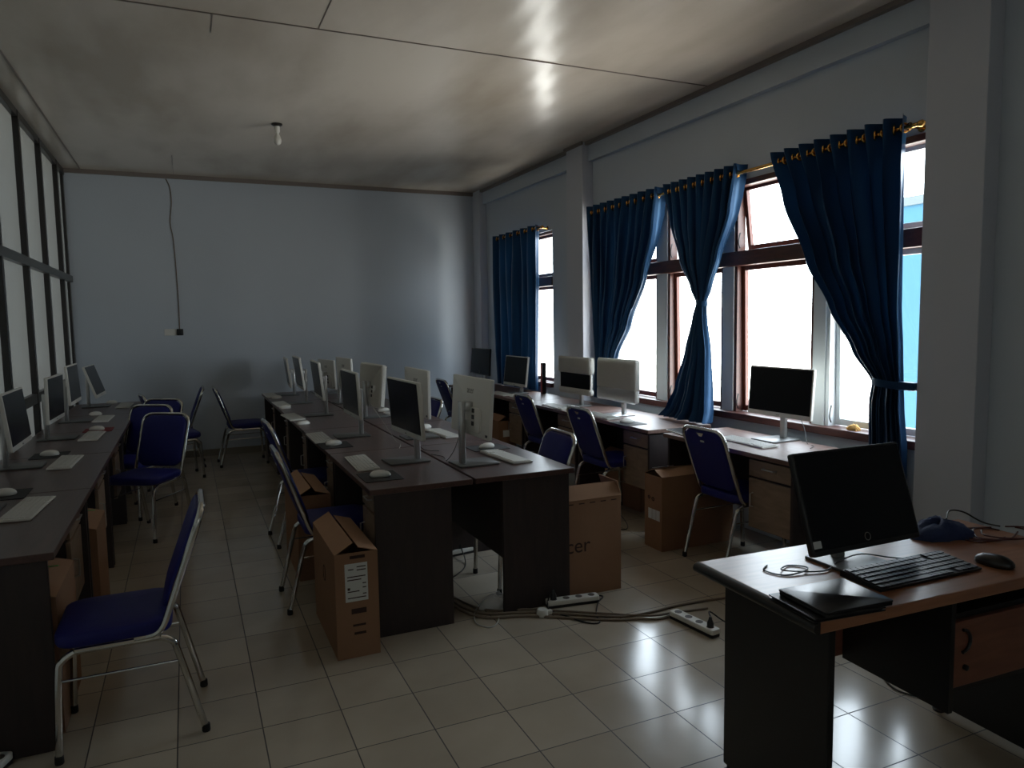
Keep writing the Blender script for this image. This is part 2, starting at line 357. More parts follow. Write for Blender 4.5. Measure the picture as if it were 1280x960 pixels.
for k, (a, b) in enumerate((OA, OB)):
    l = bpy.data.lights.new('window_portal', 'AREA'); l.shape = 'RECTANGLE'; l.size = Z1-Z0; l.size_y = b-a; l.cycles.is_portal = True
    o = bpy.data.objects.new('window_portal', l); col.objects.link(o); o.location = (3.90, (a+b)/2, (Z0+Z1)/2); o.rotation_euler = (0, R(90), 0)

# ---- curtain rods and curtains
RX = 3.60; RZ = 2.56
def rod(y0, y1, label):
    t = thing('curtain_rod', (RX, (y0+y1)/2, RZ), label, 'curtain rod', group='brass curtain rods above the windows')
    h = (y1-y0)/2
    MB().tube([(0, -h, 0), (0, h, 0)], .012, 10).build('pole', 'brass', t, True)
    for s in (-1, 1):
        MB().lathe([(.0, -.02), (.014, -.02), (.018, -.008), (.019, .004), (.013, .014), (.004, .02)], 12, Matrix.Translation((0, s*(h+.01), 0)) @ Matrix.Rotation(-s*R(90), 4, 'X')).build('finial', 'brass', t, True)
        b = MB().tube([(0, s*(h-.06), 0), (XR-RX-.006, s*(h-.06), 0)], .007, 8)
        b.lathe([(.022, 0), (.022, .006)], 12, Matrix.Translation((XR-RX-.006, s*(h-.06), 0)) @ Matrix.Rotation(R(90), 4, 'Y'))
        b.tube([(0, s*(h-.06)+.018*math.cos(a), .018*math.sin(a)) for a in [k*math.pi/8 for k in range(17)]], .004, 6)
        b.build('bracket', 'brass', t, True)
    return t
rod(2.70, 6.12, 'long brass curtain rod above the main window row')
rod(7.17, 8.50, 'short brass curtain rod above the far window')
def interp(L, z):
    for i in range(len(L)-1):
        if L[i][0] >= z >= L[i+1][0]:
            t = (L[i][0]-z)/(L[i][0]-L[i+1][0]); t = t*t*(3-2*t)*.5+t*.5
            return [L[i][k]*(1-t)+L[i+1][k]*t for k in range(1, len(L[i]))]
    return list(L[-1][1:])
def curtain(levels, n, label, tie=None, seed=0, flange=0):
    rnd = random.Random(seed); y0 = (levels[0][1]+levels[0][2])/2
    t = thing('curtain', (RX, y0, levels[-1][0]), label, 'curtain', group='blue satin curtains')
    zb = levels[-1][0]
    FC = 8 if flange else 0; C = n*14; RWS = 90; ztop = levels[0][0]; vs = []; fs = []
    ph = [rnd.uniform(0, 6.28) for _ in range(6)]
    for i in range(RWS+1):
        z = ztop+(zb-ztop)*i/RWS; ya, yb, amp, xo = interp(levels, z)
        for j in range(C+1):
            u = j/C; a = 2*math.pi*n*u
            fall = min(1, (ztop-z)/.4)
            wob = fall*(.35*math.sin(2*math.pi*u*n*.43+ph[0]+z*1.1)+.25*math.sin(2*math.pi*u*n*.71+ph[1]-z*1.7))
            x = amp*(-math.cos(a+fall*.5*math.sin(z*2+ph[2]+u*5)*(1-u*.9))+wob*(1-u**6)) + xo
            y = ya+(yb-ya)*u + fall*.012*math.sin(a*2+ph[3]+z)
            vs.append((x, y-y0, z-zb))
        if flange:
            fd = max(.01, flange*(1-min(1, max(0, (2.4-z)/.9))))
            for j in range(1, FC+1):
                q = j/FC; vs.append((min(x+fd*q, XR-RX-.012), y-y0+.012*math.sin(q*5+z*2)*(1 if fd > .02 else 0), z-zb))
    for i in range(RWS):
        for j in range(C+FC):
            k = i*(C+FC+1)+j; fs.append((k, k+1, k+C+FC+2, k+C+FC+1))
    MB().add(vs, fs).build('fabric', 'curtain', t, True)
    ya, yb, amp, xo = levels[0][1:]
    for k in range(2*n):
        u = (k+.5)/(2*n); y = ya+(yb-ya)*u-y0; sg = 1 if k % 2 else -1
        rg = MB(); ax = Vector((sg*.55, 1, 0)).normalized(); up = Vector((0, 0, 1)); sd = ax.cross(up)
        rg.tube([tuple(Vector((0, y, RZ-zb))+(sd*math.cos(q)+up*math.sin(q))*.023) for q in [2*math.pi*i/14 for i in range(14)]], .0065, 6, closed=True)
        rg.build('eyelet', 'brass', t, True)
    if tie:
        ty, tz, w_, d_ = tie
        pts = [(.0+d_*math.cos(a), ty-y0+w_*math.sin(a), tz-zb+.01*math.sin(a)) for a in [2*math.pi*i/20 for i in range(20)]]
        vs = []; fs = []
        for i, p in enumerate(pts):
            vs += [(p[0], p[1], p[2]-.022), (p[0]*1.08, p[1], p[2]), (p[0], p[1], p[2]+.022)]
        m_ = len(pts)
        for i in range(m_):
            a = 3*i; b = 3*((i+1) % m_)
            fs += [(a, b, b+1, a+1), (a+1, b+1, b+2, a+2)]
        MB().add(vs, fs).build('tieback', 'curtain', t, True)
    return t
# levels: z, y at far side, y at near side, amplitude, x offset
curtain([(2.625, 6.13, 5.02, .045, 0), (2.3, 6.12, 5.08, .045, 0), (1.9, 6.09, 5.22, .04, 0), (1.5, 6.06, 5.45, .035, 0), (1.22, 6.03, 5.66, .028, 0), (1.15, 6.02, 5.70, .026, .0), (.95, 6.03, 5.62, .03, 0), (.80, 6.03, 5.60, .03, -.0)], 9,
        'blue satin curtain hanging beside the middle wall column', None, 1, .12)
curtain([(2.625, 4.91, 4.08, .045, 0), (2.3, 4.84, 4.14, .045, 0), (2.0, 4.72, 4.27, .04, 0), (1.78, 4.58, 4.37, .03, 0), (1.665, 4.515, 4.43, .02, 0), (1.55, 4.54, 4.41, .025, -.01), (1.3, 4.60, 4.35, .035, -.02), (1.0, 4.68, 4.31, .05, -.04), (.85, 4.74, 4.27, .055, -.07), (.77, 4.80, 4.25, .06, -.10)], 8,
        'blue satin curtain tied in the middle, its hem resting on a desk', (4.47, 1.665, .05, .035), 2, .12)
curtain([(2.625, 3.73, 2.76, .05, 0), (2.3, 3.60, 2.77, .05, 0), (1.9, 3.42, 2.775, .045, 0), (1.6, 3.24, 2.78, .04, 0), (1.35, 3.07, 2.77, .035, 0), (1.17, 2.93, 2.765, .028, 0), (1.05, 2.945, 2.76, .035, 0), (.8, 2.95, 2.74, .035, .01), (.45, 2.95, 2.73, .035, .01)], 8,
        'blue satin curtain nearest the viewer, gathered to the right by a tieback', (2.845, 1.17, .10, .05), 3)
curtain([(2.60, 8.46, 7.24, .045, 0), (2.0, 8.46, 7.25, .04, 0), (1.2, 8.43, 7.27, .04, 0), (.76, 8.40, 7.29, .04, 0)], 6,
        'dark blue curtain hanging straight at the far window', None, 4)
# strap that ties the near curtain to the column
tb = MB(); tb.box(3.57, 3.62, 2.665, 2.78, 1.14, 1.185)
tag(tb.build('curtain_tieback', 'curtain', bevel=.004), 'blue fabric strap holding the nearest curtain to the column', 'curtain tieback')

# ------------------------------------------------------------------ desks
DZ = .75
def make_desk(name, L, top, label, group, D=.58):
    # user sits at local -X side; worktop x 0..D, y -L/2..L/2 ; pedestal at the user's right (-Y)
    t = thing(name, (0, 0, 0), label, 'desk', group=group)
    MB().box(0, D, -L/2+.002, L/2-.002, DZ-.028, DZ).build('desktop', top, t, bevel=.003)
    for s in (-1, 1):
        a, b = (-L/2+.02, -L/2+.042) if s < 0 else (L/2-.042, L/2-.02)
        MB().box(.025, .42, a, b, 0, DZ-.028).build('side_panel', 'wenge', t, bevel=.002)
    MB().box(.40, .42, -L/2+.043, L/2-.043, .30, DZ-.03).build('modesty_panel', 'wenge', t)
    y0, y1 = -L/2+.045, -L/2+.40
    ped = MB().box(.07, .395, y0, y1, .28, DZ-.03).build('pedestal', 'wenge', t)
    dr = MB().box(.048, .068, y0+.003, y1-.003, .60, DZ-.05).build('drawer', 'front', t, bevel=.002)
    dd = MB().box(.048, .068, y0+.003, y1-.003, .285, .585).build('door', 'front', t, bevel=.002)
    ym = (y0+y1)/2
    MB().tube([(.048, ym-.05, .66), (.025, ym-.045, .66), (.025, ym+.045, .66), (.048, ym+.05, .66)], .004, 6).build('handle', 'silver', dr, True)
    MB().tube([(.048, y1-.04, .50), (.025, y1-.04, .495), (.025, y1-.04, .42), (.048, y1-.04, .415)], .004, 6).build('handle', 'silver', dd, True)
    return t
ORD = ['nearest', 'second nearest', 'middle', 'second farthest', 'farthest']
def lay(proto, n, place):
    out = []
    for k in range(n):
        o = proto if k == 0 else copy_tree(proto); place(o, k); out.append(o)
    return out
p = make_desk('computer_desk', 1.088, 'desktop', '', 'computer desks of the left row in the centre block', .532)
def pl(o, k): o.location = (.77, 3.41+1.09*(k+.5), 0); o['label'] = 'dark brown desk, %s of the aisle-side row in the centre block' % ORD[k]
lay(p, 5, pl)
p = make_desk('computer_desk', 1.088, 'desktop', '', 'computer desks of the window-side row in the centre block', .578)
def pl(o, k): o.location = (1.895, 3.41+1.09*(k+.5), 0); o.rotation_euler.z = math.pi; o['label'] = 'dark brown desk, %s of the window-facing row in the centre block' % ORD[k]
lay(p, 5, pl)
p = make_desk('computer_desk', 1.133, 'desktop', '', 'computer desks along the glazed left partition', .60)
def pl(o, k): o.location = (-.475, 3.0+1.135*(k+.5), 0); o.rotation_euler.z = math.pi; o['label'] = 'dark desk against the glazed left partition, %s of its row' % ORD[k]
lay(p, 5, pl)
p = make_desk('computer_desk', 1.088, 'desktop_light', '', 'computer desks along the window wall', .57)
def pl(o, k): o.location = (3.0, 4.31+1.09*(k+.5), 0); o['label'] = 'brown desk under the window wall, %s' % ['just beyond the desk with the large black screen', 'in front of the middle wall column', 'left of the middle wall column', 'farthest, near the far curtain'][k]
lay(p, 4, pl)
p = make_desk('computer_desk', 1.2, 'desktop_light', 'brown window desk nearest the viewer with light wood drawer and door', 'computer desks along the window wall', .57)
p.location = (3.02, 3.56, 0)

# ------------------------------------------------------------------ chairs
def make_chair(name):
    t = thing(name, (0, 0, 0), '', 'chair')
    W = .19; r = .0125
    def bx(z): return -.118-(z-.44)*.36
    for s in (-1, 1):
        lg = MB().tube([(.24, s*W, .012), (.225, s*W, .32), (.21, s*W, .375), (.17, s*W, .402)], r, 8, 4).build('leg', 'chrome', t, True)
        MB().lathe([(.014, 0), (.0155, .004), (.0145, .03), (.011, .031)], 10, Matrix.Translation((.24, s*W, 0))).build('rubber_foot', 'rubber', lg, True)
        lg = MB().tube([(-.245, s*W, .012), (-.165, s*W, .33), (-.145, s*W, .38), (-.105, s*W, .402)], r, 8, 4).build('leg', 'chrome', t, True)
        MB().lathe([(.014, 0), (.0155, .004), (.0145, .03), (.011, .031)], 10, Matrix.Translation((-.245, s*W, 0))).build('rubber_foot', 'rubber', lg, True)
        MB().tube([(.222, s*W, .30), (-.172, s*W, .30)], .0045, 6).build('stretcher', 'chrome', t, True)
    sf = MB()
    for s in (-1, 1): sf.tube([(.17, s*W, .402), (-.105, s*W, .402)], r, 8)
    for x in (.15, -.08): sf.tube([(x, -W, .402), (x, W, .402)], .009, 8)
    sf.build('seat_frame', 'chrome', t, True)
    MB().slab(.385, .40, .055, .07, .016, Matrix.Translation((.045, 0, .413)), 5, .012).build('seat', 'blue', t, True)
    # back frame: one bent tube
    pts = [(-.02, W, .41), (-.085, W, .415), (-.118, W, .445), (bx(.52), W, .52)]
    for z, y in ((.70, W), (.805, W), (.842, W-.012), (.860, W-.038), (.868, W-.08)): pts.append((bx(z), y, z))
    full = pts+[(p[0], -p[1], p[2]) for p in reversed(pts)]
    MB().tube(full, .0125, 8, 3).build('back_frame', 'chrome', t, True)
    ang = math.atan(.36); v = Vector((-math.sin(ang), 0, math.cos(ang))); zc = .665
    mt = frame((bx(zc)-.016, 0, zc), (0, 1, 0), v)      # local Z points forward
    MB().slab(.358, .395, .036, .07, .012, mt, 6, .008).build('backrest', 'blue', t, True)
    mt2 = frame((bx(.845)-.0195, 0, .835), (0, 1, 0), v)
    h = MB(); h.rings([[(x, y, z) for x, y in ((-.034, .008), (.034, .008), (.012, -.014), (-.012, -.014))] for z in (0, .003)], mt2)
    ho = h.build('handle', 'chrome', t); ho['label'] = 'small chrome grip at the top of the back'
    mt3 = frame((bx(.79)-.019, 0, .79), (0, -1, 0), v)
    MB().slab(.035, .012, .003, .003, .001, mt3).build('badge', 'paper', t)
    return t
ch = make_chair('banquet_chair')
G1 = 'blue banquet chairs in the room'
chairs = [
 (-.25, 3.11, 180, 'blue padded chrome chair in the left foreground, seen side-on facing the partition desks'),
 (-.31, 6.00, 238, 'blue padded chair in the left aisle, frontmost of three turned toward the viewer'),
 (-.44, 6.72, 238, 'blue padded chair in the left aisle, second of three turned toward the viewer'),
 (-.36, 7.22, 238, 'blue padded chair in the left aisle, rearmost of three turned toward the viewer'),
 (-.13, 8.72, 180, 'dark padded chair near the far wall with its back leaning right'),
 (-.17, 8.10, 10, 'chair behind the three turned chairs, only its top corner showing'),
 (.52, 8.60, 2, 'dark padded chair at the far end of the aisle tucked to the centre desks'),
 (.68, 4.12, 0, 'blue chair tucked at the nearest aisle-side centre desk behind a tall box'),
 (.75, 5.35, 3, 'blue chair second nearest along the aisle side of the centre desks'),
 (1.80, 3.89, 180, 'blue chair tucked in at the nearest window-facing centre desk'),
 (1.73, 6.12, 180, 'blue chair at the centre desks partly hidden by a white monitor back'),
 (3.15, 3.57, 0, 'blue chair with small white badge at the nearest window desk'),
 (3.01, 4.87, 0, 'blue chair at the window desk of the fully wrapped monitor'),
 (3.05, 5.98, 0, 'blue chair at the window desk left of the half wrapped monitor'),
 (2.98, 8.10, 0, 'dark blue chair farthest along the window desks'),
]
for k, (x, y, a, lab) in enumerate(chairs):
    o = ch if k == 0 else copy_tree(ch); o.location = (x, y, 0); o.rotation_euler.z = R(a); o['label'] = lab; o['group'] = G1

# ------------------------------------------------------------------ monitors
def monitor(x, y, face, cz, tilt, label, panel_dx=.07, kind='white', roll=0, z=DZ, logo=True, w=.54, h=.325):
    t = thing('computer_monitor', (x, y, z), label, 'monitor', R(face), 'computer monitors on the desks')
    case = 'black' if kind == 'black' else 'white'
    MB().slab(.24, .20, .010, .012, .002, Matrix.Translation((.07, 0, 0))).build('stand_base', 'greybase' if kind != 'wrap' else 'silver', t, True)
    pc = cz-z
    MB().slab(.030, .042, pc+.03-.008, .008, .001, Matrix.Translation((0, 0, .008))).build('stand_pole', 'silver', t, True)
    mt = Matrix.Translation((panel_dx, 0, pc)) @ Matrix.Rotation(R(-tilt), 4, 'Y') @ Matrix.Rotation(R(roll), 4, 'X') @ frame((0, 0, 0), (0, 1, 0), (0, 0, 1))
    # in this frame: local X = width, Y = up, Z = toward the viewer of the screen
    MB().slab(.08, .05, panel_dx-.024, .006, .002, mt @ Matrix.Translation((0, 0, -panel_dx+.012))).build('hinge', 'silver', t, True)
    c = MB().slab(w, h, .022, .008, .003, mt @ Matrix.Translation((0, 0, -.018)), 4).build('casing', case, t, True)
    bz = .009 if kind != 'black' else .008
    chin = .030 if kind != 'black' else .016
    MB().slab(w-2*bz, h-bz-chin, .0016, .002, .0004, mt @ Matrix.Translation((0, (chin-bz)/2, .0036))).build('screen', 'screen', t)
    MB().slab(w*.62, h*.42, .012, .02, .004, mt @ Matrix.Translation((0, -h*.22, -.029))).build('rear_bulge', case, t, True)
    for q in range(3):
        MB().slab(.032, .024, .003, .002, .0005, mt @ Matrix.Translation((-.075, -.02-.036*q, -.0315))).build('port', 'black', t)
    MB().slab(.028, .014, .002, .002, .0005, mt @ Matrix.Translation((-w/2+.03, -h/2+.02, -.019))).build('power_button', 'black', t)
    if logo and kind == 'white':
        tm = mt @ Matrix.Translation((0, h*.27, -.0185)) @ Matrix.Rotation(math.pi, 4, 'Y')
        lo = text_mesh('logo', 'acer', .055, 'greytext', t, tm); lo['label'] = 'grey maker wordmark'
        text_mesh('logo', 'acer', .016, 'greytext', t, mt @ Matrix.Translation((0, -h/2+.014, .0046)))['label'] = 'tiny grey wordmark on chin'
    if kind == 'black':
        rg = MB().tube([(.012*math.cos(a), -h/2+.034+.012*math.sin(a), .006) for a in [2*math.pi*i/20 for i in range(20)]], .0012, 5, closed=True, mtx=mt)
        rg.build('emblem', 'greytext', t)
    if kind in ('wrap', 'half', 'bag'):
        rn = random.Random(hash(label) % 99 if False else int(x*100+y*10))
        def sheet(w_, h_, t_, yo, m, zoff=-.03, amp=.005, nm='foam_wrap'):
            b = MB(); rr = []
            for zz, ins in ((0, .012), (.004, .004), (.012, 0), (t_-.012, 0), (t_-.004, .004), (t_, .012)):
                rr.append([(px+rn.uniform(-amp, amp), py_+rn.uniform(-amp, amp), zz+rn.uniform(-amp, amp)*.4) for px, py_ in rrect(w_, h_, .02, ins, 5)])
            b.rings(rr, mt @ Matrix.Translation((0, yo, zoff)))
            b.build(nm, m, t, True)
        if kind == 'half':
            sheet(w+.03, .15, .05, h/2-.06, 'foam'); sheet(w+.015, .055, .05, -h/2+.025, 'foam', amp=.003)
        elif kind == 'wrap':
            sheet(w+.025, h*.72+.02, .05, h*.15, 'foam', amp=.004); sheet(w+.015, h*.36, .05, -h*.36, 'film', amp=.006, nm='plastic_film')
        else:
            sheet(w+.01, h+.03, .05, -.005, 'foam', amp=.007)
    return t
mo = []
LL = [(1.20, 4.05, 1.064, -4), (1.115, 5.15, 1.054, -3), (1.095, 6.455, 1.063, -6), (1.088, 7.555, 1.059, -7), (1.088, 8.45, 1.01, -7)]
for k, (x, y, cz, tl) in enumerate(LL):
    face = [183, 180, 178, 179, 176][k]
    monitor(x, y, face, cz, tl, 'white-framed monitor facing the left aisle, %s on the centre block' % ORD[k], .072)
RRm = [(1.385, 3.79, 1.08, -4, 2, 'white'), (1.385, 4.845, 1.069, 0, 0, 'white'), (1.36, 6.09, 1.03, -6, 6, 'bag'), (1.37, 7.29, 1.043, 2, 4, 'white'), (1.39, 8.40, .975, 2, 9, 'white')]
RL = ['white monitor back with three dark ports, nearest on the centre block', 'white monitor back, second nearest of the window-facing centre row', 'monitor wrapped in a crumpled pale bag on the centre desks',
      'white monitor back right behind the wrapped bag monitor, second farthest', 'white monitor back at the far end of the centre block']
for k, (x, y, cz, tl, fa, kd) in enumerate(RRm): monitor(x, y, fa, cz, tl, RL[k], .07, kd)
WM = [(3.37, 8.32, 1.05, 4, 183, 'black', 'black-framed screen farthest along the window desks in the room corner'), (3.335, 7.19, 1.0, 7, 182, 'white', 'white-framed monitor in front of the far dark blue curtain'),
      (3.335, 5.86, 1.03, 0, 182, 'half', 'monitor half covered in white foam, beside the wall column'), (3.32, 5.12, 1.045, 1, 182, 'wrap', 'monitor fully wrapped in white foam and plastic film'),
      (3.545, 3.565, 1.063, 4, 181, 'white', 'dark screen monitor on the nearest window desk, seen against bright glass')]
for x, y, cz, tl, fa, kd, lab in WM: monitor(x, y, fa, cz, tl, lab, .068 if fa != 181 else .04, kd)
AM = [(-.98, 3.84, 1.04, 4, 0), (-.985, 4.96, 1.036, 6, 0), (-.95, 6.09, 1.047, -1, -2), (-.962, 7.13, 1.074, 3, -1), (-.925, 8.33, 1.014, 18, -3)]
for k, (x, y, cz, tl, fa) in enumerate(AM):
    monitor(x, y, fa, cz, tl, 'white-framed monitor by the glazed partition, %s on the left' % (['nearest with only its base in view', 'second nearest', 'middle', 'second farthest', 'farthest and tilted back'][k]), .071)

# ------------------------------------------------------------------ keyboards, mice, pads
def make_keyboard(name, body, keym, L=.43, D=.125, H=.014, rows=6, cols=19):
    t = thing(name, (0, 0, 0), '', 'keyboard')
    # long axis = local X, user side = -Y
    b = MB(); prof = [(-D/2, .004), (-D/2, .0085), (D/2-.004, H), (D/2, H-.003), (D/2, .002), (-D/2+.003, 0)]
    b.rings([[(x, y, z) for y, z in prof] for x in (-L/2, -L/2+.001, L/2-.001, L/2)])
    b.build('body', body, t, bevel=.0015)
    k = MB(); kw = (L-.016)/cols; kd = (D-.014)/rows
    for r_ in range(rows):
        y0 = -D/2+.007+r_*kd; z = .0085+(H-.0085)*(r_+.5)/rows
        c = 0
        while c < cols:
            sp = 6 if (r_ == 0 and c == 4) else (2 if (r_ in (1, 2) and c in (0, 13)) else 1)
            if c in (14,) and r_ != 3: c += 1; continue
            x0 = -L/2+.008+c*kw
            k.box(x0+.0012, x0+kw*sp-.0012, y0+.001, y0+kd-.0012, z-.001, z+.0032)
            c += sp
    k.build('keys', keym, t)
    return t
def make_mouse(name, m, wheel='greytext', s=1):
    t = thing(name, (0, 0, 0), '', 'mouse')
    rs = []
    for zz, sc in ((0, .9), (.006, 1), (.014, .97), (.022, .85), (.029, .62), (.033, .3), (.034, .08)):
        rs.append([(s*(.055*sc*math.cos(a)-.006*(1-sc)), s*.031*sc*math.sin(a)*(1+.12*math.cos(a)*-1), s*zz) for a in [2*math.pi*i/20 for i in range(20)]])
    MB().rings(rs).build('body', m, t, True)
    MB().lathe([(.007, -.003), (.008, 0), (.007, .003)], 12, Matrix.Translation((s*.028, 0, s*.024)) @ Matrix.Rotation(R(90), 4, 'X')).build('scroll_wheel', wheel, t, True)
    return t
kb0 = make_keyboard('keyboard', 'white', 'whitekey'); ms0 = make_mouse('computer_mouse', 'white')
first = {'k': True, 'm': True}
def put(kind, x, y, a, lab, z=DZ):
    src = kb0 if kind == 'k' else ms0
    o = src if first[kind] else copy_tree(src); first[kind] = False
    o.location = (x, y, z+.0005); o.rotation_euler.z = R(a); o['label'] = lab; o['group'] = 'white keyboards on the desks' if kind == 'k' else 'white mice on the desks'
def pad(x, y, a, lab, m='darkpad', w=.20, h=.24):
    o = MB().slab(w, h, .003, .01, .0008).build('mouse_pad', m, None); o.location = (x, y, DZ+.0003); o.rotation_euler.z = R(a); tag(o, lab, 'mouse pad', 'mouse pads')
    return DZ+.0035
w_ = ['nearest', 'second nearest', 'middle', 'second farthest', 'farthest']
for k, (x, y, a) in enumerate([(.88, 4.09, -92), (.815, 5.14, -90), (.80, 6.40, -86), (.83, 7.49, -88), (.83, 8.50, -90)]):
    put('k', x, y, a, 'white keyboard on the aisle side of the centre block, %s one' % w_[k])
mz = pad(.89, 3.70, 0, 'black mouse pad at the near corner of the centre block')
for k, (x, y, z) in enumerate([(.89, 3.69, mz), (.855, 4.80, DZ+.0035), (.82, 5.92, DZ), (.825, 7.12, DZ), (.865, 8.16, DZ)]):
    if k == 1: pad(.86, 4.80, 0, 'black mouse pad second nearest on the aisle side of the centre block')
    put('m', x, y, 10 if k else -15, 'white mouse on the aisle side of the centre block, %s one' % w_[k], z)
for k, (x, y, a) in enumerate([(1.685, 3.87, 94), (1.645, 4.90, 93), (1.62, 6.05, 90)]):
    put('k', x, y, a, 'white keyboard %s' % ['in front of the nearest white monitor back', 'in front of the second white monitor back', 'beside the monitor in a crumpled bag'][k])
mz = pad(1.71, 4.22, 0, 'black mouse pad beside the keyboard of the nearest white monitor back', w=.24, h=.20)
for k, (x, y, z) in enumerate([(1.70, 4.20, mz), (1.61, 5.22, DZ), (1.60, 6.43, DZ)]):
    put('m', x, y, 190, 'white mouse %s' % ['by the nearest white monitor back', 'by the second white monitor back', 'by the monitor in a crumpled bag'][k], z)
for k, (x, y, a) in enumerate([(3.10, 7.22, -90), (3.08, 5.86, -92), (3.09, 5.12, -91), (3.24, 3.57, -92), (3.115, 3.93, -98)]):
    if k == 4: continue
    put('k', x, y, a, 'white keyboard on the window desk %s' % ['in front of the far curtain', 'before the half wrapped monitor', 'before the fully wrapped monitor', 'under the dark screen seen against glass'][k])
kx = make_keyboard('keyboard', 'white', 'black'); kx.location = (3.13, 4.02, DZ+.0005); kx.rotation_euler.z = R(-100)
kx['label'] = 'white keyboard with black keys at the left end of the near window desk'; kx['group'] = 'keyboards with black keys'
pad(3.07, 4.68, 0, 'dark mouse pad on the window desk left of the knotted curtain')
put('m', 3.07, 4.70, 170, 'white mouse on the pad left of the knotted curtain', DZ+.0035)
put('m', 3.12, 6.90, 170, 'white mouse on the far window desk')
for k, (x, y, a) in enumerate([(-.68, 3.77, 86), (-.69, 4.97, 88), (-.665, 6.07, 88), (-.69, 7.16, 88), (-.60, 8.25, 88)]):
    put('k', x, y, a, 'white keyboard on the partition desks, %s one' % w_[k])
pad(-.66, 6.44, 0, 'dark red mouse pad on the middle partition desk', 'redpad')
for k, (x, y, z) in enumerate([(-.84, 4.14, DZ+.0035), (-.82, 5.30, DZ+.0035), (-.67, 6.42, DZ+.0035), (-.79, 7.54, DZ), (-.745, 8.59, DZ)]):
    if k < 2: pad(x, y+.01, 0, 'black mouse pad on the partition desks, %s one' % w_[k])
    put('m', x, y, 175, 'white mouse on the partition desks, %s one' % w_[k], z)

# ------------------------------------------------------------------ teacher desk
TA = -2.4
td = thing('teacher_desk', (1.494, 1.887, 0), 'large teak-topped office desk with black sides at the right front', 'desk', R(TA))
# local: x along length (0..1.26), y from 0 (far edge) to -.53 (near edge)
MB().box(.02, 1.25, -.528, 0, DZ-.035, DZ).build('desktop', 'tdesk', td, bevel=.004)
nose = MB(); prof = [(.02+.022*-math.sin(a)*1.0, DZ-.0175+.0175*math.cos(a)) for a in [math.pi*i/8 for i in range(9)]]
nose.rings([[(x, y, z) for x, z in prof] for y in (.001, -.529)])
no = nose.build('edge_band', 'tblack', td, True); no['label'] = 'rounded black end of the desktop'
sp_ = MB(); sp_.rings([[(x, y, z) for y, z in ((-.01, .03), (-.01, DZ-.036), (-.462, DZ-.036), (-.462, .03))] for x in (.12, .145)])
sp_.build('side_panel', 'tblack', td, bevel=.003)
MB().box(1.13, 1.155, -.49, -.01, .03, DZ-.036).build('side_panel', 'tblack', td, bevel=.003)
MB().box(.146, 1.129, -.10, -.082, .37, DZ-.036).build('modesty_panel', 'tdoor', td)
MB().box(.555, .573, -.50, -.101, .36, DZ-.036).build('divider_panel', 'tblack', td)
MB().box(.574, 1.128, -.47, -.101, .40, .65).build('pedestal', 'tblack', td)
dr = MB().box(.575, 1.127, -.492, -.472, .43, .635).build('drawer', 'tdoor', td, bevel=.003)
MB().tube([(.612+.03*math.sin(a)*1.1, -.497, .575-.035*math.cos(a)) for a in [R(q) for q in range(0, 190, 20)]], .005, 8).build('handle', 'black', dr, True)
MB().lathe([(.009, 0), (.009, .01), (.004, .012)], 10, Matrix.Translation((.628, -.493, .49)) @ Matrix.Rotation(R(90), 4, 'X')).build('lock', 'black', dr, True)
for fx in (.1325, 1.1425):
    for fy in (-.03, -.47):
        MB().lathe([(.022, 0), (.024, .006), (.012, .014), (.009, .031)], 12, Matrix.Translation((fx, fy, 0))).build('foot', 'rubber', td, True)
# monitor on it
monitor(1.944, 1.706, -90, .975, 18, 'large black-framed screen with a white sticker on the teak desk', .07, 'black', w=.475, h=.32)
tm = [o for o in col.objects if o.get('label', '').startswith('large black-framed')][0]
mt = Matrix.Translation((.07, 0, .975-DZ)) @ Matrix.Rotation(R(-18), 4, 'Y') @ frame((0, 0, 0), (0, 1, 0), (0, 0, 1))
st = MB().slab(.032, .022, .0008, .002, .0002, mt @ Matrix.Translation((-.215, -.125, .0055))).build('sticker', 'paper', tm); st['label'] = 'small white sticker'
bk = make_keyboard('keyboard', 'blacksat', 'black', .44, .15, .022); bk.location = (2.03, 1.50, DZ+.0005); bk.rotation_euler.z = R(-1)
bk['label'] = 'full-size black keyboard on the teak desk'
bm_ = make_mouse('computer_mouse', 'blacksat', 'black', 1.08); bm_.location = (2.33, 1.435, DZ+.0005); bm_.rotation_euler.z = R(100); bm_['label'] = 'black mouse beside the black keyboard on the teak desk'
fo = thing('document_folder', (1.60, 1.44, DZ+.0005), 'black folder lying under the closed laptop on the teak desk', 'folder', R(-6))
MB().slab(.24, .19, .003, .004, .001).build('cover', 'black', fo); MB().slab(.225, .18, .005, .003, .001, Matrix.Translation((0, 0, .003))).build('pages', 'darkpad', fo)
MB().slab(.24, .19, .003, .004, .001, Matrix.Translation((0, 0, .008))).build('cover', 'black', fo)
la = thing('laptop', (1.625, 1.432, DZ+.0125), 'slim closed black laptop at the front edge of the teak desk', 'laptop', R(-4))
MB().slab(.235, .185, .008, .008, .002).build('base', 'black', la, True); MB().slab(.237, .187, .006, .008, .002, Matrix.Translation((0, 0, .009))).build('lid', 'laptop', la, True)
MB().tube([(-.09, .0935, .009), (.09, .0935, .009)], .003, 6).build('hinge', 'black', la)
